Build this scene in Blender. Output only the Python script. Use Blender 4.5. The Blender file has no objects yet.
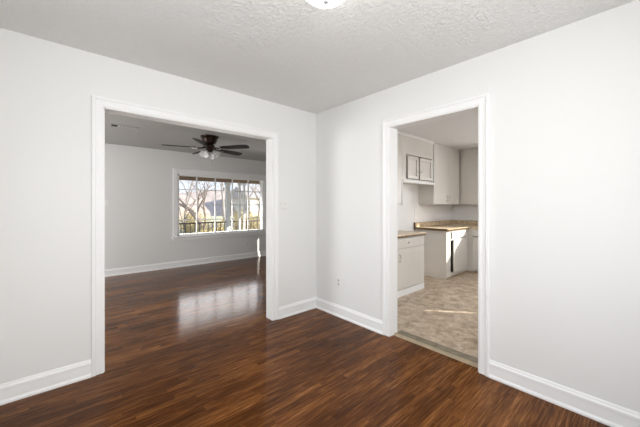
import bpy, bmesh, math, random
from mathutils import Vector, Matrix
random.seed(7)
C = bpy.context.scene.collection
S = bpy.context.scene
R = math.radians

# ------------------------------------------------------------------ camera
cam = bpy.data.cameras.new('camera'); co = bpy.data.objects.new('camera', cam); C.objects.link(co)
co.location = (-2.42, -2.797, 1.29)
co.rotation_euler = (R(90), 0, -math.atan2(0.664, 0.747))
cam.sensor_width = 36; cam.lens = 292.5 / 640 * 36
cam.shift_y = -8.5 / 640; cam.clip_start = .02; cam.clip_end = 300
S.camera = co

# ------------------------------------------------------------------ world, sun, exposure
S.view_settings.view_transform = 'Standard'; S.view_settings.look = 'None'
S.view_settings.gamma = 1; S.view_settings.use_curve_mapping = False
S.view_settings.exposure = 0.0
w = bpy.data.worlds.new('world'); S.world = w; w.use_nodes = True
nt = w.node_tree; nt.nodes.clear()
out = nt.nodes.new('ShaderNodeOutputWorld'); bg = nt.nodes.new('ShaderNodeBackground')
tc = nt.nodes.new('ShaderNodeTexCoord'); sx = nt.nodes.new('ShaderNodeSeparateXYZ'); rp = nt.nodes.new('ShaderNodeValToRGB')
rp.color_ramp.elements[0].position = 0.0; rp.color_ramp.elements[0].color = (.80, .84, .92, 1)
rp.color_ramp.elements[1].position = 0.6; rp.color_ramp.elements[1].color = (.42, .60, .92, 1)
nt.links.new(tc.outputs['Generated'], sx.inputs[0]); nt.links.new(sx.outputs['Z'], rp.inputs[0])
nt.links.new(rp.outputs[0], bg.inputs[0]); nt.links.new(bg.outputs[0], out.inputs[0])
bg.inputs[1].default_value = 1.5

EL = R(24)
sun = bpy.data.lights.new('sun', 'SUN'); so = bpy.data.objects.new('sun', sun); C.objects.link(so)
sun.energy = 9.0; sun.angle = R(.27); sun.color = (1, .93, .82)
sd = Vector((-.65 * math.cos(EL), .76 * math.cos(EL), -math.sin(EL)))
so.rotation_euler = sd.to_track_quat('-Z', 'Y').to_euler(); so.location = (8, -10, 8)

def area(name, loc, direction, sx_, sy_, power, col=(1, 1, 1), spread=180):
    l = bpy.data.lights.new(name, 'AREA'); l.shape = 'RECTANGLE'; l.size = sx_; l.size_y = sy_
    l.energy = power; l.color = col; l.spread = R(spread)
    o = bpy.data.objects.new(name, l); C.objects.link(o); o.location = loc
    o.rotation_euler = Vector(direction).to_track_quat('-Z', 'Z').to_euler()
    return o
# window daylight, plus an added living room fill (they sit just outside the glass)

DAY = (.975, .98, .98)
area('daylight_dining_west', (-2.99, -1.9, 1.45), (1, 0, 0), 1.5, 1.3, 9, DAY)
area('daylight_dining_south', (-1.85, -3.54, 1.45), (0, 1, 0), 1.4, 1.3, 53, DAY)
area('daylight_kitchen_east', (4.27, -2.0, 1.7), (-1, 0, 0), 1.4, .62, 42, DAY)
area('fill_living_west', (-4.36, 1.9, 1.45), (1, 0, 0), 1.6, 1.3, 92, DAY)  # unseen fill added to brighten the living room
area('daylight_living_north', (.42, 3.9, 1.05), (0, -1, 0), 1.9, .75, 25, (1, .95, .93))

# ------------------------------------------------------------------ materials
def new_mat(name):
    m = bpy.data.materials.new(name); m.use_nodes = True
    n = m.node_tree; return m, n, n.nodes['Principled BSDF']
def N(n, t, **k):
    x = n.nodes.new('ShaderNode' + t)
    for a, b in k.items(): setattr(x, a, b)
    return x
def coords(n, scale=(1, 1, 1), loc=(0, 0, 0)):
    tc = N(n, 'TexCoord'); mp = N(n, 'Mapping'); mp.inputs['Scale'].default_value = scale; mp.inputs['Location'].default_value = loc
    n.links.new(tc.outputs['Object'], mp.inputs[0]); return mp.outputs[0]
def simple(name, col, rough=.5, metal=0, bump=0, bscale=60, var=0, vscale=3, spec=None, detail=3):
    m, n, p = new_mat(name)
    p.inputs['Base Color'].default_value = (*col, 1); p.inputs['Roughness'].default_value = rough; p.inputs['Metallic'].default_value = metal
    if spec is not None: p.inputs['Specular IOR Level'].default_value = spec
    v = coords(n)
    if var:
        no = N(n, 'TexNoise'); no.inputs['Scale'].default_value = vscale; no.inputs['Detail'].default_value = 5
        r = N(n, 'ValToRGB'); r.color_ramp.elements[0].position = .3; r.color_ramp.elements[1].position = .7
        r.color_ramp.elements[0].color = (*[c * (1 - var) for c in col], 1); r.color_ramp.elements[1].color = (*[min(1, c * (1 + var)) for c in col], 1)
        n.links.new(v, no.inputs['Vector']); n.links.new(no.outputs[0], r.inputs[0]); n.links.new(r.outputs[0], p.inputs['Base Color'])
    if bump:
        no = N(n, 'TexNoise'); no.inputs['Scale'].default_value = bscale; no.inputs['Detail'].default_value = detail
        b = N(n, 'Bump'); b.inputs['Strength'].default_value = bump; b.inputs['Distance'].default_value = .01
        n.links.new(v, no.inputs['Vector']); n.links.new(no.outputs[0], b.inputs['Height']); n.links.new(b.outputs[0], p.inputs['Normal'])
    return m
M = {}
M['wall'] = simple('wall_paint', (.80, .80, .785), .55, bump=.06, bscale=90)
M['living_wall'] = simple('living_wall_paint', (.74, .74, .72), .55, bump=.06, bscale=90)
M['trim'] = simple('trim_paint', (.87, .87, .86), .5)
M['jamb'] = simple('jamb_paint', (.82, .82, .81), .35)
M['kitchen_wall'] = simple('kitchen_wall_paint', (.9, .9, .9), .5, bump=.05)
M['cabinet'] = simple('cabinet_paint', (.69, .66, .61), .35, var=.03, vscale=4)
M['laminate'] = simple('counter_laminate', (.62, .49, .33), .3, var=.35, vscale=22)
M['lam_end_and_shade'] = simple('counter_end_and_shade', (.13, .075, .035), .4)  # brown of the worktop end, and edge shadow put into the colour
M['splash'] = simple('splash_panel', (.92, .92, .93), .2)
M['nickel'] = simple('brushed_nickel', (.5, .5, .5), .3, 1)
M['dark_metal'] = simple('oil_rubbed_bronze', (.035, .022, .016), .3, .8)
M['blade'] = simple('dark_wood_blade', (.018, .013, .010), .7, spec=.1)
M['blade2'] = M['blade']
M['plastic'] = simple('white_plastic', (.80, .80, .77), .35)
M['socket'] = simple('socket_face', (.62, .62, .60), .35)
M['slot'] = simple('slot_dark', (.01, .01, .01), .8)
M['concrete'] = simple('porch_concrete', (.42, .40, .37), .8, var=.1)
M['tan'] = simple('porch_beam_wood', (.26, .17, .10), .7, var=.15, vscale=6)
M['soffit'] = simple('porch_soffit_boards', (.42, .31, .20), .7, var=.1, vscale=5)
M['white_ext'] = simple('exterior_white', (.8, .79, .76), .5)
M['rail'] = simple('railing_metal', (.10, .075, .06), .5)
M['bark'] = simple('bark', (.24, .19, .155), .9, var=.3, vscale=8)
M['bark2'] = simple('pale_bark', (.38, .33, .30), .9, var=.3, vscale=8)
M['lawn'] = simple('dormant_lawn', (.62, .56, .36), .9, var=.25, vscale=1.5)
M['street'] = simple('asphalt', (.35, .35, .36), .9, var=.1)
M['brick'] = simple('pale_brick', (.55, .40, .33), .8, var=.15, vscale=12)
M['siding'] = simple('cream_siding', (.72, .66, .55), .7)
M['roof'] = simple('shingle', (.42, .38, .36), .9, var=.2, vscale=10)
M['shrub'] = simple('winter_shrub', (.50, .41, .22), .9, var=.3, vscale=6)
M['brush'] = simple('brush', (.54, .42, .35), .95, var=.2, vscale=2)
M['ext'] = simple('sun_block_surface', (.6, .58, .55), .8)  # surface of the added sun-blocking wall
M['strip'] = simple('threshold_metal', (.19, .16, .11), .45, .1, var=.3, vscale=12)
M['nosing'] = simple('threshold_wood', (.38, .30, .20), .4, var=.15, vscale=14)
M['finial'] = simple('painted_finial', (.30, .30, .30), .5)

def ceiling_mat(name, col):
    m, n, p = new_mat(name); p.inputs['Base Color'].default_value = (*col, 1); p.inputs['Roughness'].default_value = .8
    v = coords(n)
    n1 = N(n, 'TexNoise'); n1.inputs['Scale'].default_value = 38; n1.inputs['Detail'].default_value = 4; n1.inputs['Distortion'].default_value = .8
    r = N(n, 'ValToRGB'); r.color_ramp.elements[0].position = .42; r.color_ramp.elements[1].position = .62
    b = N(n, 'Bump'); b.inputs['Strength'].default_value = .55; b.inputs['Distance'].default_value = .006
    n.links.new(v, n1.inputs['Vector']); n.links.new(n1.outputs[0], r.inputs[0]); n.links.new(r.outputs[0], b.inputs['Height']); n.links.new(b.outputs[0], p.inputs['Normal'])
    return m
M['ceiling'] = ceiling_mat('textured_ceiling', (.80, .80, .785))
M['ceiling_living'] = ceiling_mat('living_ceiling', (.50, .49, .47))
M['ceiling_kitchen'] = simple('kitchen_ceiling', (.82, .82, .83), .7, bump=.05)

def wood_floor():
    m, n, p = new_mat('hardwood_strips')
    L = n.links.new
    tc = N(n, 'TexCoord'); s = N(n, 'SeparateXYZ'); L(tc.outputs['Object'], s.inputs[0])
    def math_(op, a, b=None, c=None):
        x = N(n, 'Math', operation=op)
        for i, v in enumerate((a, b, c)):
            if v is None: continue
            if isinstance(v, (int, float)): x.inputs[i].default_value = v
            else: L(v, x.inputs[i])
        return x.outputs[0]
    yy = math_('DIVIDE', s.outputs['Y'], .050)
    row = math_('FLOOR', yy); fy = math_('FRACT', yy)
    wn = N(n, 'TexWhiteNoise', noise_dimensions='1D'); L(row, wn.inputs['W'])
    xo = math_('ADD', math_('DIVIDE', s.outputs['X'], .62), math_('MULTIPLY', wn.outputs['Value'], 7.3))
    col = math_('FLOOR', xo); fx = math_('FRACT', xo)
    cb = N(n, 'CombineXYZ'); L(row, cb.inputs[0]); L(col, cb.inputs[1])
    w2 = N(n, 'TexWhiteNoise', noise_dimensions='2D'); L(cb.outputs[0], w2.inputs['Vector'])
    # grain
    mp = N(n, 'Mapping'); mp.inputs['Scale'].default_value = (4.5, 75, 1); L(tc.outputs['Object'], mp.inputs[0])
    off = N(n, 'CombineXYZ'); L(math_('MULTIPLY', w2.outputs['Value'], 40), off.inputs[0]); L(off.outputs[0], mp.inputs['Location'])
    g = N(n, 'TexNoise'); g.inputs['Scale'].default_value = 1.0; g.inputs['Detail'].default_value = 6; g.inputs['Roughness'].default_value = .65; L(mp.outputs[0], g.inputs['Vector'])
    big = N(n, 'TexNoise'); big.inputs['Scale'].default_value = 1.7; big.inputs['Detail'].default_value = 4
    mp2 = N(n, 'Mapping'); mp2.inputs['Scale'].default_value = (.6, 1.6, 1); L(tc.outputs['Object'], mp2.inputs[0]); L(mp2.outputs[0], big.inputs['Vector'])
    t = math_('ADD', math_('ADD', math_('MULTIPLY', w2.outputs['Value'], .20), math_('MULTIPLY', g.outputs[0], 1.25)), math_('MULTIPLY', big.outputs[0], .70))
    t = math_('SUBTRACT', t, .61)
    r = N(n, 'ValToRGB'); cr = r.color_ramp
    cr.elements[0].position = .12; cr.elements[0].color = (.034, .0112, .0038, 1)
    cr.elements[1].position = .95; cr.elements[1].color = (.48, .22, .072, 1)
    e = cr.elements.new(.42); e.color = (.096, .0335, .0092, 1)
    e = cr.elements.new(.65); e.color = (.210, .080, .0225, 1)
    L(t, r.inputs[0])
    # seams between the strips
    seam = math_('MINIMUM', math_('MULTIPLY', math_('MINIMUM', fy, math_('SUBTRACT', 1, fy)), .057), math_('MULTIPLY', math_('MINIMUM', fx, math_('SUBTRACT', 1, fx)), .85))
    sm = N(n, 'MapRange'); sm.inputs['From Min'].default_value = .0; sm.inputs['From Max'].default_value = .0016; sm.inputs['To Min'].default_value = .45; L(seam, sm.inputs['Value'])
    mx = N(n, 'Mix', data_type='RGBA', blend_type='MULTIPLY'); mx.inputs['Factor'].default_value = 1
    L(r.outputs[0], mx.inputs[6]); L(sm.outputs[0], mx.inputs[7])
    # fine pale scratches
    sc = N(n, 'TexNoise'); sc.inputs['Scale'].default_value = 1; sc.inputs['Detail'].default_value = 8; sc.inputs['Roughness'].default_value = .8
    mp3 = N(n, 'Mapping'); mp3.inputs['Scale'].default_value = (9, 120, 1); mp3.inputs['Rotation'].default_value = (0, 0, .12); L(tc.outputs['Object'], mp3.inputs[0]); L(mp3.outputs[0], sc.inputs['Vector'])
    sr = N(n, 'MapRange'); sr.inputs['From Min'].default_value = .66; sr.inputs['From Max'].default_value = .76; sr.inputs['To Max'].default_value = .35; L(sc.outputs[0], sr.inputs['Value'])
    mx2 = N(n, 'Mix', data_type='RGBA'); L(sr.outputs[0], mx2.inputs['Factor']); L(mx.outputs[2], mx2.inputs[6]); mx2.inputs[7].default_value = (.34, .17, .09, 1)
    L(mx2.outputs[2], p.inputs['Base Color'])
    rr = N(n, 'MapRange'); rr.inputs['To Min'].default_value = .08; rr.inputs['To Max'].default_value = .18; L(g.outputs[0], rr.inputs['Value']); L(rr.outputs[0], p.inputs['Roughness'])
    p.inputs['Specular IOR Level'].default_value = .10
    # strips cup a little, so reflections break up along the boards
    h = math_('ADD', math_('MULTIPLY', sm.outputs[0], .5), math_('ADD', math_('MULTIPLY', w2.outputs['Value'], .35), math_('MULTIPLY', g.outputs[0], .35)))
    b = N(n, 'Bump'); b.inputs['Strength'].default_value = .3; b.inputs['Distance'].default_value = .003
    L(h, b.inputs['Height']); L(b.outputs[0], p.inputs['Normal'])
    return m
M['wood'] = wood_floor()

def vinyl():
    m, n, p = new_mat('mottled_vinyl'); v = coords(n)
    a = N(n, 'TexNoise'); a.inputs['Scale'].default_value = 9; a.inputs['Detail'].default_value = 8; a.inputs['Roughness'].default_value = .75; a.inputs['Distortion'].default_value = .5
    r = N(n, 'ValToRGB'); cr = r.color_ramp
    cr.elements[0].position = .33; cr.elements[0].color = (.22, .15, .085, 1)
    cr.elements[1].position = .68; cr.elements[1].color = (.70, .58, .44, 1)
    e = cr.elements.new(.5); e.color = (.45, .355, .26, 1)
    n.links.new(v, a.inputs['Vector']); n.links.new(a.outputs[0], r.inputs[0]); n.links.new(r.outputs[0], p.inputs['Base Color'])
    p.inputs['Roughness'].default_value = .38
    return m
M['vinyl'] = vinyl()

def glass(name, tint=(1, 1, 1)):
    m = bpy.data.materials.new(name); m.use_nodes = True; n = m.node_tree; n.nodes.clear()
    o = N(n, 'OutputMaterial'); mx = N(n, 'MixShader'); t = N(n, 'BsdfTransparent'); g = N(n, 'BsdfGlossy'); f = N(n, 'Fresnel')
    t.inputs[0].default_value = (*tint, 1); g.inputs['Roughness'].default_value = .02; f.inputs['IOR'].default_value = 1.4
    n.links.new(f.outputs[0], mx.inputs[0]); n.links.new(t.outputs[0], mx.inputs[1]); n.links.new(g.outputs[0], mx.inputs[2]); n.links.new(mx.outputs[0], o.inputs[0])
    return m
M['glass'] = glass('window_glass', (.96, .97, .97))
def frosted(name, emis, col=(1, .95, .88), alpha_mix=.0):
    m, n, p = new_mat(name); p.inputs['Base Color'].default_value = (.85, .85, .85, 1); p.inputs['Roughness'].default_value = .25
    p.inputs['Emission Color'].default_value = (*col, 1); p.inputs['Emission Strength'].default_value = emis
    return m
M['dome'] = frosted('lit_dome_glass', 9, (1, .98, .95))
def shade_glass():
    m = bpy.data.materials.new('ribbed_clear_shade'); m.use_nodes = True; n = m.node_tree; n.nodes.clear()
    o = N(n, 'OutputMaterial'); mx = N(n, 'MixShader'); t = N(n, 'BsdfTransparent'); p = N(n, 'BsdfPrincipled')
    p.inputs['Base Color'].default_value = (.9, .9, .9, 1); p.inputs['Roughness'].default_value = .15
    mx.inputs[0].default_value = .6
    n.links.new(t.outputs[0], mx.inputs[1]); n.links.new(p.outputs[0], mx.inputs[2]); n.links.new(mx.outputs[0], o.inputs[0]); return m
M['shade'] = shade_glass()

# ------------------------------------------------------------------ mesh helpers
class MB:
    def __init__(s): s.b = bmesh.new()
    def box(s, a, b, bev=0, rot=None, mi=0):
        g = bmesh.ops.create_cube(s.b, size=1)['verts']
        c = [(a[i] + b[i]) / 2 for i in range(3)]; d = [abs(b[i] - a[i]) for i in range(3)]
        bmesh.ops.scale(s.b, vec=d, verts=g)
        if rot is not None: bmesh.ops.rotate(s.b, cent=(0, 0, 0), matrix=rot, verts=g)
        bmesh.ops.translate(s.b, vec=c, verts=g)
        fs = {f for v in g for f in v.link_faces}
        if mi:
            for f in fs: f.material_index = mi
        if bev:
            ed = list({e for v in g for e in v.link_edges})
            bmesh.ops.bevel(s.b, geom=ed, offset=bev, segments=2, affect='EDGES', profile=.5)
        return s
    def lathe(s, prof, c=(0, 0, 0), n=32, mat=None, ribs=0):
        rings = []
        for r, z in prof:
            if r < 1e-5: rings.append([s.b.verts.new((0, 0, z))])
            else:
                rings.append([s.b.verts.new(((r * (1 + (ribs if k % 2 else 0))) * math.cos(2 * math.pi * k / n), (r * (1 + (ribs if k % 2 else 0))) * math.sin(2 * math.pi * k / n), z)) for k in range(n)])
        for A, B in zip(rings, rings[1:]):
            for k in range(n):
                q = (k + 1) % n
                vs = [A[k % len(A)], A[q % len(A)], B[q % len(B)], B[k % len(B)]]
                u = []
                for v in vs:
                    if v not in u: u.append(v)
                if len(u) >= 3: s.b.faces.new(u)
        vv = [v for r_ in rings for v in r_]
        if mat is not None: bmesh.ops.transform(s.b, matrix=mat, verts=vv)
        bmesh.ops.translate(s.b, vec=c, verts=vv); return s
    def tube(s, pts, rad, n=8, caps=True):
        rings = []
        for i, p in enumerate(pts):
            p = Vector(p); a = Vector(pts[max(0, i - 1)]); b = Vector(pts[min(len(pts) - 1, i + 1)])
            q = (b - a).to_track_quat('Z', 'Y'); r = rad[i] if isinstance(rad, (list, tuple)) else rad
            rings.append([s.b.verts.new(p + q @ Vector((r * math.cos(2 * math.pi * k / n), r * math.sin(2 * math.pi * k / n), 0))) for k in range(n)])
        for A, B in zip(rings, rings[1:]):
            for k in range(n): s.b.faces.new((A[k], A[(k + 1) % n], B[(k + 1) % n], B[k]))
        if caps and n > 2: s.b.faces.new(rings[0][::-1]); s.b.faces.new(rings[-1])
        return s
    def prism(s, poly, ext):          # poly: 3-D points, ext: vector
        a = [s.b.verts.new(Vector(p)) for p in poly]; b = [s.b.verts.new(Vector(p) + Vector(ext)) for p in poly]
        n = len(a); s.b.faces.new(a[::-1]); s.b.faces.new(b)
        for k in range(n): s.b.faces.new((a[k], a[(k + 1) % n], b[(k + 1) % n], b[k]))
        return s
    def build(s, name, mat, parent=None, smooth=False, loc=None):
        bmesh.ops.recalc_face_normals(s.b, faces=s.b.faces)
        me = bpy.data.meshes.new(name); s.b.to_mesh(me); s.b.free()
        for m in (mat if isinstance(mat, (list, tuple)) else [mat]): me.materials.append(m)
        if smooth:
            for p in me.polygons: p.use_smooth = True
        o = bpy.data.objects.new(name, me); C.objects.link(o)
        if parent: o.parent = parent
        if loc: o.location = loc
        return o
def tag(o, label, cat, group=None, kind=None):
    if label: o['label'] = label
    if cat: o['category'] = cat
    if group: o['group'] = group
    if kind: o['kind'] = kind
    return o
def empty(name, loc, label, cat, group=None, rz=0, kind=None):
    o = bpy.data.objects.new(name, None); C.objects.link(o); o.location = loc; o.rotation_euler = (0, 0, rz)
    o.empty_display_size = .1
    return tag(o, label, cat, group, kind)
def copy_tree(o, parent=None):
    c = o.copy(); C.objects.link(c); c.parent = parent
    for ch in list(o.children): copy_tree(ch, c)
    return c
def struct(mb, name, mat, label, cat): return tag(mb.build(name, mat), label, cat, kind='structure')

def wall_run(mb, axis, p0, p1, a0, a1, z1, holes=(), z0=0):
    """wall slab: axis 'x' runs along x with thickness p0..p1 in y; holes=(a0,a1,z0,z1)"""
    xs = sorted({a0, a1, *[h[0] for h in holes], *[h[1] for h in holes]})
    for u, v in zip(xs, xs[1:]):
        cuts = [(z0, z1)]
        for h in holes:
            if h[0] <= u + 1e-6 and h[1] >= v - 1e-6:
                nc = []
                for c in cuts:
                    if h[2] > c[0]: nc.append((c[0], min(h[2], c[1])))
                    if h[3] < c[1]: nc.append((max(h[3], c[0]), c[1]))
                cuts = [c for c in nc if c[1] - c[0] > 1e-4]
        for c in cuts:
            if axis == 'x': mb.box((u, p0, c[0]), (v, p1, c[1]))
            else: mb.box((p0, u, c[0]), (p1, v, c[1]))
    return mb

# ------------------------------------------------------------------ shell
H = 2.44; HL = 2.40; LY = 3.70; KN = .13
LO = (-2.166, -.647, 0, 2.04)      # opening to the living room
KO = (-1.922, -1.107, 0, 2.055)     # opening to the kitchen
WN = (-.60, 1.455, .64, 1.945)       # picture window

struct(MB().box((-4.2, .06, -.1), (2.8, LY, 0)).box((-2.85, -3.4, -.1), (.05, .0605, 0)), 'floor', M['wood'], 'dark brown hardwood strip floor running through both rooms', 'floor')
struct(MB().box((.10, -3.2, -.1), (4.13, KN, .004)), 'floor_kitchen', M['vinyl'], 'beige mottled vinyl floor of the kitchen', 'floor')
struct(MB().box((-2.85, -3.4, H), (.0, .0, H + .06)), 'ceiling', M['ceiling'], 'white stippled ceiling of the empty front room', 'ceiling')
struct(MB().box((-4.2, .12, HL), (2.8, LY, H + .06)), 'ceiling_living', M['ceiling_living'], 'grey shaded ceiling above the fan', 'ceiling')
struct(MB().box((.12, -3.2, H), (4.13, KN, H + .06)), 'ceiling_kitchen', M['ceiling_kitchen'], 'smooth pale ceiling of the kitchen', 'ceiling')

mb = MB(); wall_run(mb, 'x', 0, .06, -4.32, .06, H + .06, [LO]); struct(mb, 'wall_left', M['wall'], 'white wall with the wide cased opening', 'wall')
mb = MB(); wall_run(mb, 'x', .06, .12, -4.32, .12, H + .06, [LO]); mb.box((.12, .135, 0), (4.22, .25, H + .06))
struct(mb, 'wall_living_south', M['living_wall'], 'living room side of the wall around the wide opening', 'wall')
mb = MB(); wall_run(mb, 'y', 0, .06, -3.52, .0, H + .06, [KO]); struct(mb, 'wall_right', M['wall'], 'white wall with the kitchen doorway', 'wall')
mb = MB(); wall_run(mb, 'y', .06, .12, -3.52, KN, H + .06, [KO]); struct(mb, 'wall_kitchen_west', M['kitchen_wall'], 'kitchen side of the wall around the doorway', 'wall')
mb = MB(); mb.box((.12, KN - .004, 0), (4.13, KN, H)); struct(mb, 'wall_kitchen_north', M['kitchen_wall'], 'white kitchen wall behind the stove bay and cabinets', 'wall')
# outer walls
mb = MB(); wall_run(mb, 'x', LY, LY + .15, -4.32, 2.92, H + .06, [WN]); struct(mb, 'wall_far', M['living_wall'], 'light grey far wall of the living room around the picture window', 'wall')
mb = MB(); wall_run(mb, 'y', 2.8, 2.92, .25, LY, H + .06, [(1.76, 1.96, 1.30, 1.62), (1.64, 1.96, 1.0, 1.30)]); struct(mb, 'wall_living_east', M['living_wall'], 'side wall of the living room beyond the opening', 'wall')  # unseen slots shaped to throw the sun patch on the far wall
mb = MB(); wall_run(mb, 'y', -4.32, -4.2, .12, LY, H + .06, [(1.1, 2.7, .8, 2.1)]); struct(mb, 'wall_living_west', M['living_wall'], 'side wall of the living room opposite the added sun slots', 'wall')  # opening added to let the west fill in
mb = MB(); wall_run(mb, 'y', -2.97, -2.85, -3.52, 0, H + .06, [(-2.65, -1.15, .8, 2.1)]); struct(mb, 'wall_behind', M['wall'], 'white wall with a window behind the camera', 'wall')
mb = MB(); wall_run(mb, 'x', -3.52, -3.4, -2.97, .0, H + .06, [(-2.6, -1.1, .8, 2.1)]); struct(mb, 'wall_back', M['wall'], 'white back wall of the empty front room', 'wall')
mb = MB(); wall_run(mb, 'x', -3.32, -3.2, .12, 4.22, H + .06, [(2.780, 2.936, .35, 1.38)]); struct(mb, 'wall_kitchen_south', M['kitchen_wall'], 'kitchen wall with an unseen slit added to cast the sun streak', 'wall')  # slit cut only to throw a thin sun streak on the floor
mb = MB(); wall_run(mb, 'y', 4.13, 4.22, -3.2, .13, H + .06, [(-2.75, -1.28, 1.37, 2.0)]); struct(mb, 'wall_kitchen_east', M['kitchen_wall'], 'kitchen wall with the window over the counter', 'wall')
struct(MB().box((-4.5, -3.7, H + .065), (4.3, 4.0, H + .2)), 'roof', M['roof'], 'flat roof deck over the rooms', 'roof')
struct(MB().box((-3.4, -5.2, -.3), (.6, -5.0, 3.4)), 'wall_sun_block', M['ext'], 'unseen wall added to keep the sun out of the back window', 'wall')  # added out of view to block the sun

# casings with mitred corners: profile (distance from the opening, thickness)
CP = [(.004, 0), (.004, .012), (.012, .014), (.030, .012), (.052, .016), (.058, .022), (.074, .022), (.078, .016), (.078, 0)]
def casing(mb, axis, face, sgn, a0, a1, z1, prof=CP):
    rows = []
    for u, v in prof:
        pts = [(a0 - u, 0), (a0 - u, z1 + u), (a1 + u, z1 + u), (a1 + u, 0)]
        rows.append([mb.b.verts.new((p, face + sgn * v, z) if axis == 'x' else (face + sgn * v, p, z)) for p, z in pts])
    for A, B in zip(rows, rows[1:] + rows[:1]):
        for k in range(3): mb.b.faces.new((A[k], A[k + 1], B[k + 1], B[k]))
    mb.b.faces.new([r[0] for r in rows]); mb.b.faces.new([r[3] for r in rows]); return mb
def jamb(mb, axis, p0, p1, o, t=.012):
    a0, a1, _, z = o
    for (u0, u1, w0, w1) in ((a0, a0 + t, 0, z), (a1 - t, a1, 0, z), (a0, a1, z - t, z)):
        if axis == 'x': mb.box((u0, p0, w0), (u1, p1, w1))
        else: mb.box((p0, u0, w0), (p1, u1, w1))
    return mb
LOj = (LO[0] - .012, LO[1] + .012, 0, LO[3] + .012); KOj = (KO[0] - .012, KO[1] + .012, 0, KO[3] + .012)
mb = MB(); casing(mb, 'x', 0, -1, LO[0], LO[1], LO[3]); casing(mb, 'x', .12, 1, LO[0], LO[1], LO[3]); jamb(mb, 'x', -.004, .124, (LO[0] - .004, LO[1] + .004, 0, LO[3] + .004), .008)
struct(mb, 'trim_1', M['trim'], 'white moulded casing around the wide living room opening', 'trim')
mb = MB(); casing(mb, 'y', 0, -1, KO[0], KO[1], KO[3]); casing(mb, 'y', .12, 1, KO[0], KO[1], KO[3]); jamb(mb, 'y', -.004, .124, (KO[0] - .004, KO[1] + .004, 0, KO[3] + .004), .008)
struct(mb, 'trim_2', M['trim'], 'white moulded casing around the kitchen doorway', 'trim')

# baseboards: profile (out, z)
BP = [(0, 0), (.026, 0), (.026, .012), (.020, .022), (.017, .026), (.016, .085), (.017, .090), (.017, .104), (.010, .112), (.006, .124), (0, .128)]
def base(name, a, b, nrm, label, sc=1, mat='trim'):
    mb = MB(); a = Vector(a); b = Vector(b); nn = Vector(nrm)
    mb.prism([a + nn * u + Vector((0, 0, z * sc)) for u, z in BP], b - a)
    return struct(mb, name, M[mat], label, 'baseboard')
base('baseboard_left', (-2.85, 0, 0), (LO[0] - .078, 0, 0), (0, -1, 0), 'white baseboard on the wall left of the wide opening')
base('baseboard_left', (LO[1] + .078, 0, 0), (0, 0, 0), (0, -1, 0), 'short white baseboard between the wide opening and the corner')
base('baseboard_right', (0, -.0, 0), (0, KO[1] + .078, 0), (-1, 0, 0), 'white baseboard under the outlet between corner and kitchen doorway')
base('baseboard_right', (0, KO[0] - .078, 0), (0, -3.4, 0), (-1, 0, 0), 'white baseboard on the wall nearer than the kitchen doorway')
base('baseboard_far', (-4.2, LY, 0), (2.8, LY, 0), (0, -1, 0), 'white baseboard along the far living room wall')

# threshold
t = empty('threshold_strip', (.12, -1.515, 0), 'scuffed metal and wood threshold strip across the kitchen doorway', 'threshold')
o = MB().box((-.03, KO[0] + .002 + 1.515, -.005), (.075, KO[1] - .002 + 1.515, .008), .002).build('metal_strip', M['strip'], t)
o = MB().prism([(-.07, KO[0] + 1.520, 0), (-.033, KO[0] + 1.520, 0), (-.031, KO[0] + 1.520, .014), (-.045, KO[0] + 1.520, .013)], (0, KO[1] - KO[0] - .01, 0)).build('wood_nosing', M['nosing'], t)
sc = None
for k in range(5):
    yv = -.33 + .165 * k
    if sc is None: sc = MB().lathe([(0, .0105), (.005, .0098), (.006, .008)], n=10).build('screw', M['dark_metal'], t)
    else: sc = sc.copy(); C.objects.link(sc); sc.parent = t
    sc.location = (-.022, yv, 0)

# ------------------------------------------------------------------ picture window
def window(name, x0, x1, z0, z1, y, cols, rows, label):
    root = empty(name, (0, y, 0), label, 'window', kind='structure')
    mb = MB(); cw = .085
    # flat casing inside the room
    mb.box((x0 - cw, -.02, z1), (x1 + cw, 0, z1 + .085), .003).box((x0 - cw, -.02, z0), (x0, 0, z1), .003).box((x1, -.02, z0), (x1 + cw, 0, z1), .003)
    mb.box((x0 - cw - .01, -.026, z1 + .085), (x1 + cw + .01, 0, z1 + .10), .003)
    mb.build('window_casing', M['trim'], root)
    MB().box((x0 - cw - .03, -.055, z0 - .03), (x1 + cw + .03, .03, z0), .005).box((x0 - cw, -.02, z0 - .085), (x1 + cw, 0, z0 - .03), .003).build('window_sill', M['trim'], root)
    mb = MB(); f = .035
    mb.box((x0, .0, z0), (x0 + f, .14, z1)).box((x1 - f, .0, z0), (x1, .14, z1)).box((x0, 0, z1 - f), (x1, .14, z1)).box((x0, 0, z0), (x1, .14, z0 + f))
    mb.build('window_frame', M['trim'], root)
    mb = MB(); b = .008
    for k in range(1, cols):
        x = x0 + (x1 - x0) * k / cols; mb.box((x - b, .045, z0 + .02), (x + b, .085, z1 - .02))
    for k in range(1, rows):
        z = z0 + (z1 - z0) * k / rows; mb.box((x0 + .02, .0451, z - b), (x1 - .02, .0849, z + b))
    mb.build('muntins', M['white_ext'], root)
    MB().box((x0 + .02, .062, z0 + .02), (x1 - .02, .066, z1 - .02)).build('window_pane', M['glass'], root)
    return root
window('window_1', WN[0], WN[1], WN[2], WN[3], LY, 5, 4, 'wide multi-pane picture window looking out on the porch')

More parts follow.
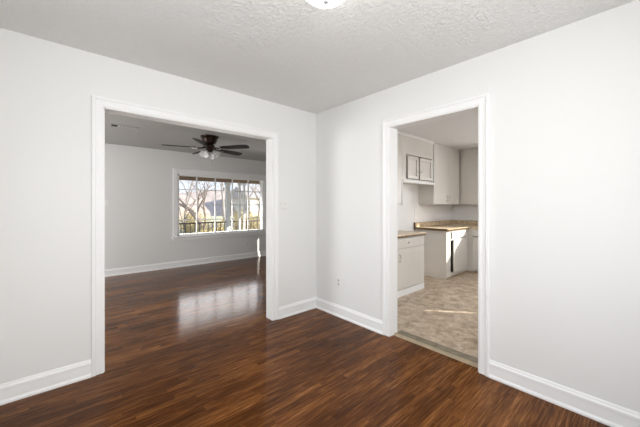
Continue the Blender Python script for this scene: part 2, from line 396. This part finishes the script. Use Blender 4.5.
# ------------------------------------------------------------------ dome light
t = empty('ceiling_light', (-1.405, -1.70, H), 'lit white glass dome light on the stippled ceiling', 'ceiling light')
MB().lathe([(0, 0), (.13, 0), (.135, -.008), (.13, -.022), (.12, -.024), (0, -.024)], n=40).build('canopy', M['plastic'], t, True)
MB().lathe([(.122, -.020), (.128, -.035), (.124, -.055), (.102, -.077), (.070, -.095), (.036, -.106), (0, -.109)], n=48).build('glass_dome', M['dome'], t, True)
MB().lathe([(0, -.106), (.013, -.107), (.0145, -.112), (.012, -.117), (.006, -.121), (0, -.122)], n=16).build('finial', M['finial'], t, True)

t = empty('ceiling_light', (1.9, -2.1, H), 'unseen round ceiling light added to brighten the kitchen', 'ceiling light')  # fixture added out of view to lift the kitchen's brightness
MB().lathe([(0, 0), (.17, 0), (.17, -.022), (0, -.022)], n=32).build('canopy', M['plastic'], t, True)
MB().lathe([(.15, -.022), (.155, -.04), (.13, -.08), (.08, -.10), (0, -.11)], n=32).build('glass_dome', M['dome'], t, True)
kl = bpy.data.lights.new('kitchen_fill', 'AREA'); kl.shape = 'DISK'; kl.size = .3; kl.energy = 20; kl.color = (.97, .98, 1)  # fill lamp below the added fixture
ko = bpy.data.objects.new('kitchen_fill', kl); C.objects.link(ko); ko.location = (1.9, -2.1, H - .13)

# ------------------------------------------------------------------ ceiling fan
FX, FY, FAN_A0 = -.606, 1.94, 18.0
fan = empty('ceiling_fan', (FX, FY, HL), 'dark bronze five-blade ceiling fan with glass shades, hugging the living room ceiling', 'ceiling fan')
MB().lathe([(0, 0), (.140, 0), (.145, -.010), (.138, -.022), (.122, -.030), (.118, -.06), (.104, -.085), (.10, -.10), (.092, -.115), (.075, -.125), (0, -.125)], n=40).build('motor_housing', M['dark_metal'], fan, True)
MB().lathe([(0, -.12), (.06, -.125), (.075, -.145), (.078, -.175), (.062, -.19), (.05, -.20), (.052, -.225), (.04, -.245), (.02, -.255), (0, -.26)], n=32).build('light_fitter', M['dark_metal'], fan, True)
blade = None
for k in range(5):
    a = R(FAN_A0 + 72 * k)
    if blade is None:
        mb = MB()
        # outline, then thickness: rounded tips, slightly wider outside
        outl = [(.20, -.045), (.30, -.056), (.52, -.066), (.64, -.066), (.675, -.052), (.69, -.02), (.69, .02), (.675, .052), (.64, .066), (.52, .066), (.30, .056), (.20, .045)]
        mb.prism([(x, y, -.003) for x, y in outl], (0, 0, .006))
        bmesh.ops.rotate(mb.b, cent=(0, 0, 0), matrix=Matrix.Rotation(R(-14), 3, 'X'), verts=mb.b.verts)
        blade = mb.build('blade', M['blade'], fan)
        mb = MB(); mb.tube([(.06, 0, .01), (.12, .0, -.004), (.18, 0, -.008)], [.014, .011, .010], 8)
        mb.prism([(.17, -.012, -.013), (.215, -.045, -.018), (.27, -.03, -.017), (.285, 0, -.013), (.27, .03, -.007), (.215, .045, -.004), (.17, .012, -.008)], (0, 0, .006))
        mb.build('blade_arm', M['dark_metal'], blade)
    else: blade = copy_tree(blade, fan)
    blade.location = (0, 0, -.19); blade.rotation_euler = (0, 0, a)
shade = None
for k in range(4):
    if shade is None:
        mb = MB(); tilt = Matrix.Rotation(R(-48), 4, 'Y')
        prof = [(.018, 0), (.026, -.012), (.034, -.03), (.044, -.055), (.058, -.078), (.068, -.09), (.066, -.09), (.056, -.078), (.042, -.055), (.032, -.03), (.022, -.012)]
        mb.lathe(prof, (.068, 0, -.02), 32, Matrix.Rotation(R(-48), 4, 'Y'), ribs=.05)
        shade = mb.build('glass_shade', M['shade'], fan, True)
        mb = MB(); mb.tube([(.02, 0, .02), (.05, 0, .012), (.07, 0, -.02)], [.012, .010, .018], 10); mb.build('shade_arm', M['dark_metal'], shade, True)
        mb = MB(); mb.lathe([(0, -.01), (.012, -.02), (.02, -.045), (.016, -.065), (0, -.072)], (.068, 0, -.02), 14, Matrix.Rotation(R(-48), 4, 'Y')); mb.build('bulb', M['plastic'], shade, True)
    else: shade = copy_tree(shade, fan)
    shade.location = (0, 0, -.225); shade.rotation_euler = (0, 0, R(35 + 90 * k))
mb = MB(); mb.tube([(.02, -.02, -.25), (.02, -.02, -.45)], .0025, 6); mb.lathe([(0, .012), (.006, .004), (.006, -.012), (0, -.016)], (.02, -.02, -.455), 10); mb.build('pull_chain', M['nickel'], fan)

# ------------------------------------------------------------------ vent, switches, outlets
t = empty('ceiling_vent', (-1.74, 2.14, HL), 'slatted register on the living room ceiling with one dark open end', 'vent')
mb = MB(); mb.box((-.17, -.085, -.008), (.17, -.065, 0), .002).box((-.17, .065, -.008), (.17, .085, 0), .002).box((-.17, -.065, -.008), (-.15, .065, 0)).box((.15, -.065, -.008), (.17, .065, 0)); mb.build('frame', M['ceiling_living'], t)
MB().box((-.15, -.065, -.003), (.15, .065, -.001)).build('duct_opening', M['slot'], t)
sl = None
for k in range(6):
    if sl is None: sl = MB().box((-.018, -.065, -.001), (.018, .065, .001), rot=Matrix.Rotation(R(20), 3, 'Y')).build('slat', M['ceiling_living'], t)
    else: sl = sl.copy(); C.objects.link(sl); sl.parent = t
    sl.location = (-.062 + .039 * k, 0, -.007)

def plate(name, loc, rz, kind, label, cat, group=None):
    t = empty(name, loc, label, cat, group, rz)     # local: faces -y
    wd, ht = (.035, .058) if kind != 'double' else (.058, .058)
    MB().box((-wd, -.007, -ht), (wd, 0, ht), .003).build('cover_plate', M['plastic'], t)
    if kind == 'outlet':
        for s_ in (.021, -.021):
            mb = MB(); mb.lathe([(0, .0), (.0165, 0), (.0165, .003), (0, .003)], (0, -.0065, s_), 20, Matrix.Rotation(R(90), 4, 'X')); so_ = mb.build('receptacle', M['socket'], t)
            MB().box((-.008, -.0105, s_ - .004), (-.006, -.009, s_ + .007)).box((.006, -.0105, s_ - .004), (.008, -.009, s_ + .007)).lathe([(0, 0), (.0025, 0), (.0025, .0015), (0, .0015)], (0, -.009, s_ - .009), 8, Matrix.Rotation(R(90), 4, 'X')).build('slots', M['slot'], so_)
    else:
        for x in ((0,) if kind == 'single' else (-.023, .023)):
            MB().box((x - .006, -.009, -.013), (x + .006, -.006, .013), .001).box((x - .004, -.020, .0), (x + .004, -.008, .010), .001).build('toggle', M['plastic'], t)
    return t
plate('power_outlet', (0, -.406, .396), -R(90), 'outlet', 'white duplex outlet on the wall between the corner and the kitchen doorway', 'outlet')
plate('power_outlet', (1.0, LY, .35), 0, 'outlet', 'white outlet on the far wall below the picture window', 'outlet')
plate('light_switch', (-.505, 0, 1.305), 0, 'double', 'painted double light switch beside the wide opening, near the corner', 'light switch')
plate('light_switch', (-1.80, LY, 1.33), 0, 'single', 'light switch on the far living room wall, left of the fan and window', 'light switch')

# ------------------------------------------------------------------ kitchen cabinets
FYc = -.48; UFY = -.17; CT = .87
def carcass(mb, w_, d, z0, z1, stiles, rails, t=.018):
    """local: front plane y=0 facing -y, body to +y; stiles (x0,x1), rails (x0,x1,z0,z1)"""
    mb.box((0, .018, z0), (t, d, z1)).box((w_ - t, .018, z0), (w_, d, z1)).box((t, .018, z1 - t), (w_ - t, d, z1)).box((t, .018, z0), (w_ - t, d, z0 + t)).box((t, d - .006, z0 + t), (w_ - t, d, z1 - t))
    for a, b in stiles: mb.box((a, 0, z0), (b, .018, z1))
    for a, b, c, d_ in rails: mb.box((a, .0008, c), (b, .018, d_))
    return mb
def knob(parent, x, z, y=-.02):
    mb = MB(); mb.lathe([(0, .020), (.009, .019), (.012, .014), (.008, .009), (.005, .006), (.006, 0), (0, 0)], (x, y, z), 14, Matrix.Rotation(R(90), 4, 'X')); return mb.build('knob', M['nickel'], parent, True)
def pull(parent, x, z0, z1, y=-.02):
    mb = MB(); mb.tube([(x, y, z0), (x, y - .022, z0 + .008), (x, y - .028, (z0 + z1) / 2), (x, y - .022, z1 - .008), (x, y, z1)], .005, 8); return mb.build('handle', M['nickel'], parent, True)
def slab(name, parent, x0, x1, z0, z1, t=.019, label=None):
    o = MB().box((x0, -t, z0), (x1, -.001, z1), .004).build(name, M['cabinet'], parent)
    return o
def panel_door(parent, x0, x1, z0, z1, t=.022, f=.055):
    mb = MB(); mb.box((x0, -t, z0), (x0 + f, -.001, z1), .003).box((x1 - f, -t, z0), (x1, -.001, z1), .003).box((x0 + f, -t, z0), (x1 - f, -.001, z0 + f), .003).box((x0 + f, -t, z1 - f), (x1 - f, -.001, z1), .003)
    mb.box((x0 + f, -.004, z0 + f), (x1 - f, -.001, z1 - f)); return mb.build('door', M['cabinet'], parent)

# left base cabinet
x0 = 1.02; t = empty('base_cabinet', (x0, FYc, 0), 'grey-white base cabinet with drawer over door, nearest inside the kitchen doorway, before the stove gap', 'cabinet')
W = 1.79 - x0
mb = MB(); carcass(mb, W, .60, .0, .835, [(0, .04), (W - .04, W)], [(.04, W - .04, .80, .835), (.04, W - .04, .665, .69), (.04, W - .04, .09, .12)]); mb.build('body', M['cabinet'], t)
o = slab('drawer', t, .025, W - .022, .688, .812); knob(o, .30, .775 - .022)
o = slab('door', t, .025, W - .022, .115, .672); pull(o, .07, .50, .60)
MB().box((.0, -.010, .004), (W, -.001, .095), .003).build('toe_board', M['trim'], t)

# right base cabinet, its side to the stove gap
x0 = 2.55; W = 4.125 - x0; t = empty('base_cabinet', (x0, FYc, 0), 'base cabinet beyond the stove gap with its plain side panel showing and its door ajar', 'cabinet')
mb = MB(); carcass(mb, W, .60, .0, .835, [(0, .16), (.80, .90), ], [(.16, .80, .80, .835), (.16, .80, .665, .69), (.16, .80, .04, .10)]); mb.build('body', M['cabinet'], t)
o = slab('drawer', t, .185, .805, .70, .815); knob(o, .50, .76)
o = slab('door', t, 0, .595, .10, .675); o.location = (.81, 0, 0)
# hinged on the right side, slightly open: shift the origin to the hinge
for v in o.data.vertices: v.co.x -= .595
o.rotation_euler = (0, 0, R(1.5)); pull(o, -.54, .50, .60)
MB().box((.0, -.012, .004), (.88, -.001, .035), .003).build('toe_board', M['nosing'], t)

# east run (faces the doorway)
t = empty('base_cabinet', (3.45, FYc - .005, 0), 'base cabinet on the far kitchen wall, turning the corner of the counter', 'cabinet', rz=-R(90))
W = 2.4
mb = MB(); carcass(mb, W, .675, .0, .835, [(0, .10), (.62, .68), (1.25, 1.31), (W - .06, W)], [(.1, W, .80, .835), (.1, W, .665, .69), (.1, W, .05, .10)]); mb.build('body', M['cabinet'], t)
for k, a in enumerate((.085, .665, 1.295)):
    o = slab('drawer', t, a, a + .55, .70, .815); knob(o, a + .27, .76)
    o = slab('door', t, a, a + .55, .09, .675); pull(o, a + .50, .50, .60)
MB().box((.0, -.012, .004), (W, -.001, .035), .003).build('toe_board', M['nosing'], t)

# worktops
t = empty('worktop', (1.4, -.2, CT), 'short tan laminate worktop on the nearest base cabinet, before the stove gap', 'worktop')
MB().box((-.40, -.315, -.034), (.40, .32, 0), .005).build('slab', M['laminate'], t)
MB().box((-.40, -.320, -.034), (.402, -.316, -.018)).build('edge_shade', M['lam_end_and_shade'], t)  # dark strip paints the shade along the lower worktop edge
t = empty('worktop', (3.3, -.2, CT + .005), 'L-shaped tan laminate worktop beyond the stove gap, turning along the far wall', 'worktop')
MB().prism([(-.775, -.305, -.036), (.125, -.305, -.036), (.125, -2.72, -.036), (.825, -2.72, -.036), (.825, .322, -.036), (-.775, .322, -.036)], (0, 0, .036)).build('slab', M['laminate'], t)
MB().box((-.781, -.31, -.036), (-.776, .322, .001)).box((-.781, -.311, -.036), (.12, -.306, -.012)).build('edge_shade', M['lam_end_and_shade'], t)  # dark strips paint the shadow on the worktop's end and front edge
mb = MB(); mb.box((-.775, .302, .001), (.825, .322, .085), .003).box((.803, -2.72, .001), (.823, .302, .085), .003); mb.build('upstand', M['laminate'], t)
MB().box((-.79, .290, -.03), (-.776, .322, .09), .002).build('end_cap', M['lam_end_and_shade'], t)

struct(MB().box((2.55, .120, .965), (4.12, .1255, 1.275)).box((2.55, .118, 1.275), (4.12, .1255, 1.285)).box((4.122, -1.25, .965), (4.13, .12, 1.275)), 'trim_3', M['splash'], 'white splash panel behind the L-shaped worktop', 'splash panel')
struct(MB().prism([(.12, -.17 - .03, H), (.12, UFY - .001, H), (.12, UFY - .001, H - .03), (.12, UFY - .008, H - .028), (.12, UFY - .03, H - .008)], (2.56, 0, 0)), 'trim_4', M['trim'], 'pale cove moulding along the kitchen ceiling above the cabinets', 'trim')

# upper cabinets
t = empty('wall_cabinet', (.75, UFY, 0), 'tall wall cabinet at the near end, its edge showing just inside the kitchen doorway', 'cabinet')
W = 1.67 - .75
mb = MB(); carcass(mb, W, .295, 1.29, 2.435, [(0, .05), (W - .05, W)], [(.05, W - .05, 2.34, 2.435), (.05, W - .05, 1.29, 1.33)]); mb.build('body', M['cabinet'], t)
MB().box((W - .022, -.022, 1.285), (W, -.001, 1.665), .003).build('bright_edge', M['trim'], t)  # pale strip added to paint this cabinet's bright edge
for a in (.03, .46): o = slab('door', t, a, a + .42, 1.31, 2.36); knob(o, a + (.38 if a < .2 else .04), 1.40)
t = empty('wall_cabinet', (1.675, UFY, 0), 'short two-door wall cabinet with recessed door panels above the stove gap', 'cabinet')
W = 2.69 - 1.675
mb = MB(); carcass(mb, W, .295, 1.665, 2.435, [(0, .115), (W - .045, W)], [(.115, W - .045, 2.12, 2.435), (.115, W - .06, 1.665, 1.715)]); mb.build('body', M['cabinet'], t)
o = panel_door(t, .14, .47, 1.725, 2.10); knob(o, .425, 1.85); 
o = panel_door(t, .515, .94, 1.725, 2.10); knob(o, .552, 1.85)
MB().box((0, -.02, 1.655), (W, -.001, 1.69), .003).build('bottom_rail', M['trim'], t)
t = empty('wall_cabinet', (2.70, UFY, 0), 'tall two-door wall cabinet right of the stove gap, above the worktop end', 'cabinet')
W = 4.12 - 2.70
mb = MB(); carcass(mb, W, .295, 1.30, 2.435, [(0, .03), (.50, .53), (1.03, 1.075)], [(.03, 1.03, 2.36, 2.435), (.03, 1.03, 1.30, 1.34)]); mb.build('body', M['cabinet'], t)
MB().box((-.006, -.022, 1.297), (.006, .0, 2.40), .002).build('bright_edge', M['trim'], t)  # lighter strip added so the left edge looks bright
o = slab('door', t, .010, .512, 1.305, 2.365); pull(o, .475, 1.37, 1.46)
o = slab('door', t, .518, 1.06, 1.305, 2.365); pull(o, .555, 1.37, 1.46)
t = empty('wall_cabinet', (3.80, UFY - .005, 0), 'tall wall cabinet in the kitchen corner, facing the doorway', 'cabinet', rz=-R(90))
W = 1.05
mb = MB(); carcass(mb, W, .325, 1.30, 2.435, [(0, .06), (W - .03, W)], [(.06, W - .03, 2.38, 2.435), (.06, W - .03, 1.30, 1.34)]); mb.build('body', M['cabinet'], t)
o = slab('door', t, .045, .53, 1.305, 2.40); pull(o, .49, 1.37, 1.46)
o = slab('door', t, .535, 1.03, 1.305, 2.40); pull(o, .575, 1.37, 1.46)

# ------------------------------------------------------------------ outside
struct(MB().box((-60, 3.9, -.5), (60, 90, -.45)), 'ground', M['lawn'], 'dormant yellow-brown lawn outside', 'lawn')
struct(MB().box((-60, 19, -.449), (60, 23, -.44)), 'street', M['street'], 'pale street beyond the lawn', 'street')
struct(MB().box((-4.5, 3.86, -.45), (4.5, 6.2, -.12)), 'porch_floor', M['concrete'], 'concrete porch slab outside the picture window', 'porch')
PY = 6.0
hm = MB(); rnd = random.Random(4); nx, ny = 120, 24; g = []
for j in range(ny + 1):
    for i in range(nx + 1):
        x = -60 + i; y = 42 + j; g.append(hm.b.verts.new((x, y, -.6 + 4.6 * (1 - math.exp(-j / 5)) + (rnd.uniform(-.12, .12) + .6 * math.sin(x * .35)) * min(1, j / 3))))
for j in range(ny):
    for i in range(nx):
        a = j * (nx + 1) + i; hm.b.faces.new((g[a], g[a + 1], g[a + nx + 2], g[a + nx + 1]))
struct(hm, 'hillside', M['brush'], 'pinkish brown brushy rise beyond the houses', 'hillside')
t = empty('porch_roof', (0, PY, 2.1), 'brown wood porch roof with a deep front beam', 'porch roof')
MB().box((-4.5, -2.0, .28), (4.5, .35, .34)).build('soffit', M['soffit'], t)
MB().box((-4.5, -.07, -.10), (4.5, .07, .28)).build('beam', M['tan'], t)
rf = None
for k in range(22):
    if rf is None: rf = MB().box((-.02, -1.95, .20), (.02, -.08, .279)).build('rafter', M['tan'], t)
    else: rf = rf.copy(); C.objects.link(rf); rf.parent = t
    rf.location = (-4.2 + .4 * k, 0, 0)
def column(x, lab, w_=.05):
    t = empty('porch_column', (x, PY, -.12), lab, 'porch column')
    MB().box((-w_, -w_, .08), (w_, w_, 2.04), .006).build('shaft', M['white_ext'], t)
    MB().box((-w_ - .02, -w_ - .02, 0), (w_ + .02, w_ + .02, .08), .006).build('plinth', M['white_ext'], t)
    MB().box((-w_ - .02, -w_ - .02, 2.04), (w_ + .02, w_ + .02, 2.119), .006).build('capital', M['white_ext'], t)
column(1.52, 'white porch column right of the window centre, the thickest', .06)
column(1.92, 'slim white porch column closely right of the thick one', .03)
column(2.08, 'slim white porch column, second of the close pair', .03)
column(-1.1, 'slim white porch column at the left edge of the picture window', .03)
t = empty('porch_railing', (0, PY, -.12), 'dark metal porch railing with thin balusters outside the picture window', 'railing')
MB().box((-2.6, -.02, .86), (3.6, .02, .90), .004).build('top_rail', M['rail'], t)
MB().box((-2.6, -.015, .12), (3.6, .015, .15), .003).build('bottom_rail', M['rail'], t)
bl = None
for k in range(48):
    x = -2.55 + .128 * k
    if min(abs(x - c) for c in (1.52, 1.92, 2.08, -1.1)) < .05: continue
    if bl is None: bl = MB().box((-.009, -.009, .15), (.009, .009, .86)).build('baluster', M['rail'], t)
    else: bl = bl.copy(); C.objects.link(bl); bl.parent = t
    bl.location = (x, 0, 0)

def tree(x, y, h, r, seed, label, mat='bark', lean=(0, 0), depth=6, split=None, fork=.3, group=None):
    rnd = random.Random(seed); tr = MB(); br = MB()
    def grow(mb, p, d, ln, rad, lev):
        n = 4 if lev < 2 else 3; pts = [p]; rs = [rad]
        for i in range(n):
            d = (d + Vector((rnd.uniform(-1, 1), rnd.uniform(-1, 1), rnd.uniform(-.5, .8))) * .17).normalized()
            p = p + d * ln / n; pts.append(p); rs.append(rad * (1 - .45 * (i + 1) / n))
        mb.tube(pts, rs, 6 if lev < 2 else (4 if lev < 4 else 3), caps=(lev < 2))
        if lev >= depth: return
        for k in range(rnd.choice((2, 3, 3)) if lev else rnd.choice((3, 4))):
            q = pts[-1] if k < 2 else pts[-2 if len(pts) < 4 else rnd.choice((-2, -3))]
            nd = (d + Vector((rnd.uniform(-1, 1), rnd.uniform(-1, 1), rnd.uniform(-.35, .6))) * .85).normalized()
            grow(br, q, nd, ln * rnd.uniform(.62, .85), rs[-1] * rnd.uniform(.6, .85), lev + 1)
    t = empty('bare_tree', (x, y, -.46), label, 'tree', group)
    grow(tr, Vector((0, 0, 0)), Vector((lean[0], lean[1], 1)).normalized(), h * fork, r, 0)
    tr.build('trunk', M[mat], t, True); br.build('branches', M[mat], t)
    return t
tree(3.7, 13.6, 7.0, .19, 3, 'thick grey bare tree forking low, left of the window centre', 'bark', (-.35, 0), 7, fork=.24)
tree(1.25, 9.6, 5.0, .06, 5, 'slender bare tree at the left edge of the window view', 'bark', (.05, 0), 7)
tree(6.6, 14.5, 7, .11, 8, 'bare tree behind the close pair of slim porch columns', 'bark2', (0, 0), 7)
tree(6.5, 26, 9, .2, 14, 'bare tree across the street behind the slender tree', 'bark2', (0, 0), 7)
tree(11.0, 28, 10, .22, 17, 'bare tree across the street near the middle of the window', 'bark2', (0, 0), 7)
tree(17.5, 31, 10, .2, 21, 'bare tree across the street in front of the cream house', 'bark2', (0, 0), 7)
tree(5.4, 18.3, 6.5, .10, 31, 'small bare tree at the near edge of the street, behind the forking tree', 'bark', (0, 0), 7)
tree(9.6, 18.5, 6.5, .10, 37, 'small bare tree at the near edge of the street, towards the cream house', 'bark', (0, 0), 7)
def shrub(x, y, r, seed, lab):
    rnd = random.Random(seed); mb = MB()
    for k in range(260):
        a = rnd.uniform(0, 6.28); e = rnd.uniform(.1, 1.5); d = Vector((math.cos(a) * math.cos(e), math.sin(a) * math.cos(e), math.sin(e)))
        l = r * rnd.uniform(.6, 1.2); p1 = d * l * .5 + Vector((rnd.uniform(-.1, .1),) * 3); p2 = d * l + Vector((rnd.uniform(-.15, .15), rnd.uniform(-.15, .15), rnd.uniform(0, .2)))
        mb.tube([(0, 0, 0), p1, p2], [.02, .012, .006], 3, caps=False)
        for q in range(3):
            c = p1.lerp(p2, rnd.random()); u = Vector((rnd.uniform(-1, 1), rnd.uniform(-1, 1), rnd.uniform(-1, 1))).normalized() * .07; v = u.orthogonal().normalized() * .04
            mb.b.faces.new([mb.b.verts.new(c - u), mb.b.verts.new(c + v), mb.b.verts.new(c + u), mb.b.verts.new(c - v)])
    o = mb.build('shrub', M['shrub']); o.location = (x, y, -.46); tag(o, lab, 'shrub'); return o

def house(x, y, w_, d, h, rh, mat, lab, cols=3):
    t = empty('house', (x, y, -.46), lab, 'house')
    mb = MB().box((-w_ / 2, 0, 0), (w_ / 2, d, h)); mb.build('wall', M[mat], t)
    mb = MB(); mb.prism([(-w_ / 2 - .4, -.5, h), (-w_ / 2 - .4, d + .5, h), (-w_ / 2 - .4, d / 2, h + rh)], (w_ + .8, 0, 0)); mb.build('roof', M['roof'], t)
    for k in range(cols):
        wx = -w_ / 2 + w_ * (k + .5) / cols
        if k == cols // 2:
            f = MB().box((wx - .5, -.06, .1), (wx + .5, 0, 2.2), .01).build('door', M['white_ext'], t)
        else:
            f = MB().box((wx - .8, -.06, .9), (wx + .8, 0, 2.2), .01).build('window', M['white_ext'], t)
            MB().box((wx - .7, -.07, 1.0), (wx + .7, -.061, 2.1)).build('pane', M['street'], f)
    return t
shrub(1.6, 8.6, .8, 1, 'olive-brown shrub behind the left part of the railing')
shrub(4.9, 10.8, 1.2, 2, 'olive-brown shrub behind the railing right of the porch columns')
shrub(3.9, 16.6, 1.3, 7, 'brown shrub further out on the lawn behind the forking tree')
shrub(7.6, 17.2, 1.3, 9, 'brown shrub further out on the lawn near the street')
shrub(3.0, 10.3, .9, 3, 'low olive-brown shrub behind the railing left of the porch columns')
house(24.5, 38, 10, 8, 2.8, 2.0, 'siding', 'cream house across the street at the far end of the window view')
# groups of like things
G = {'bare_tree': 'bare trees outside the picture window', 'shrub': 'shrubs on the lawn outside', 'porch_column': 'white porch columns',
     'base_cabinet': 'kitchen base cabinets', 'wall_cabinet': 'kitchen wall cabinets', 'worktop': 'kitchen worktops', 'power_outlet': 'wall outlets', 'light_switch': 'wall light switches'}
for o in C.objects:
    k = o.name.split('.')[0]
    if o.parent is None and k in G: o['group'] = G[k]
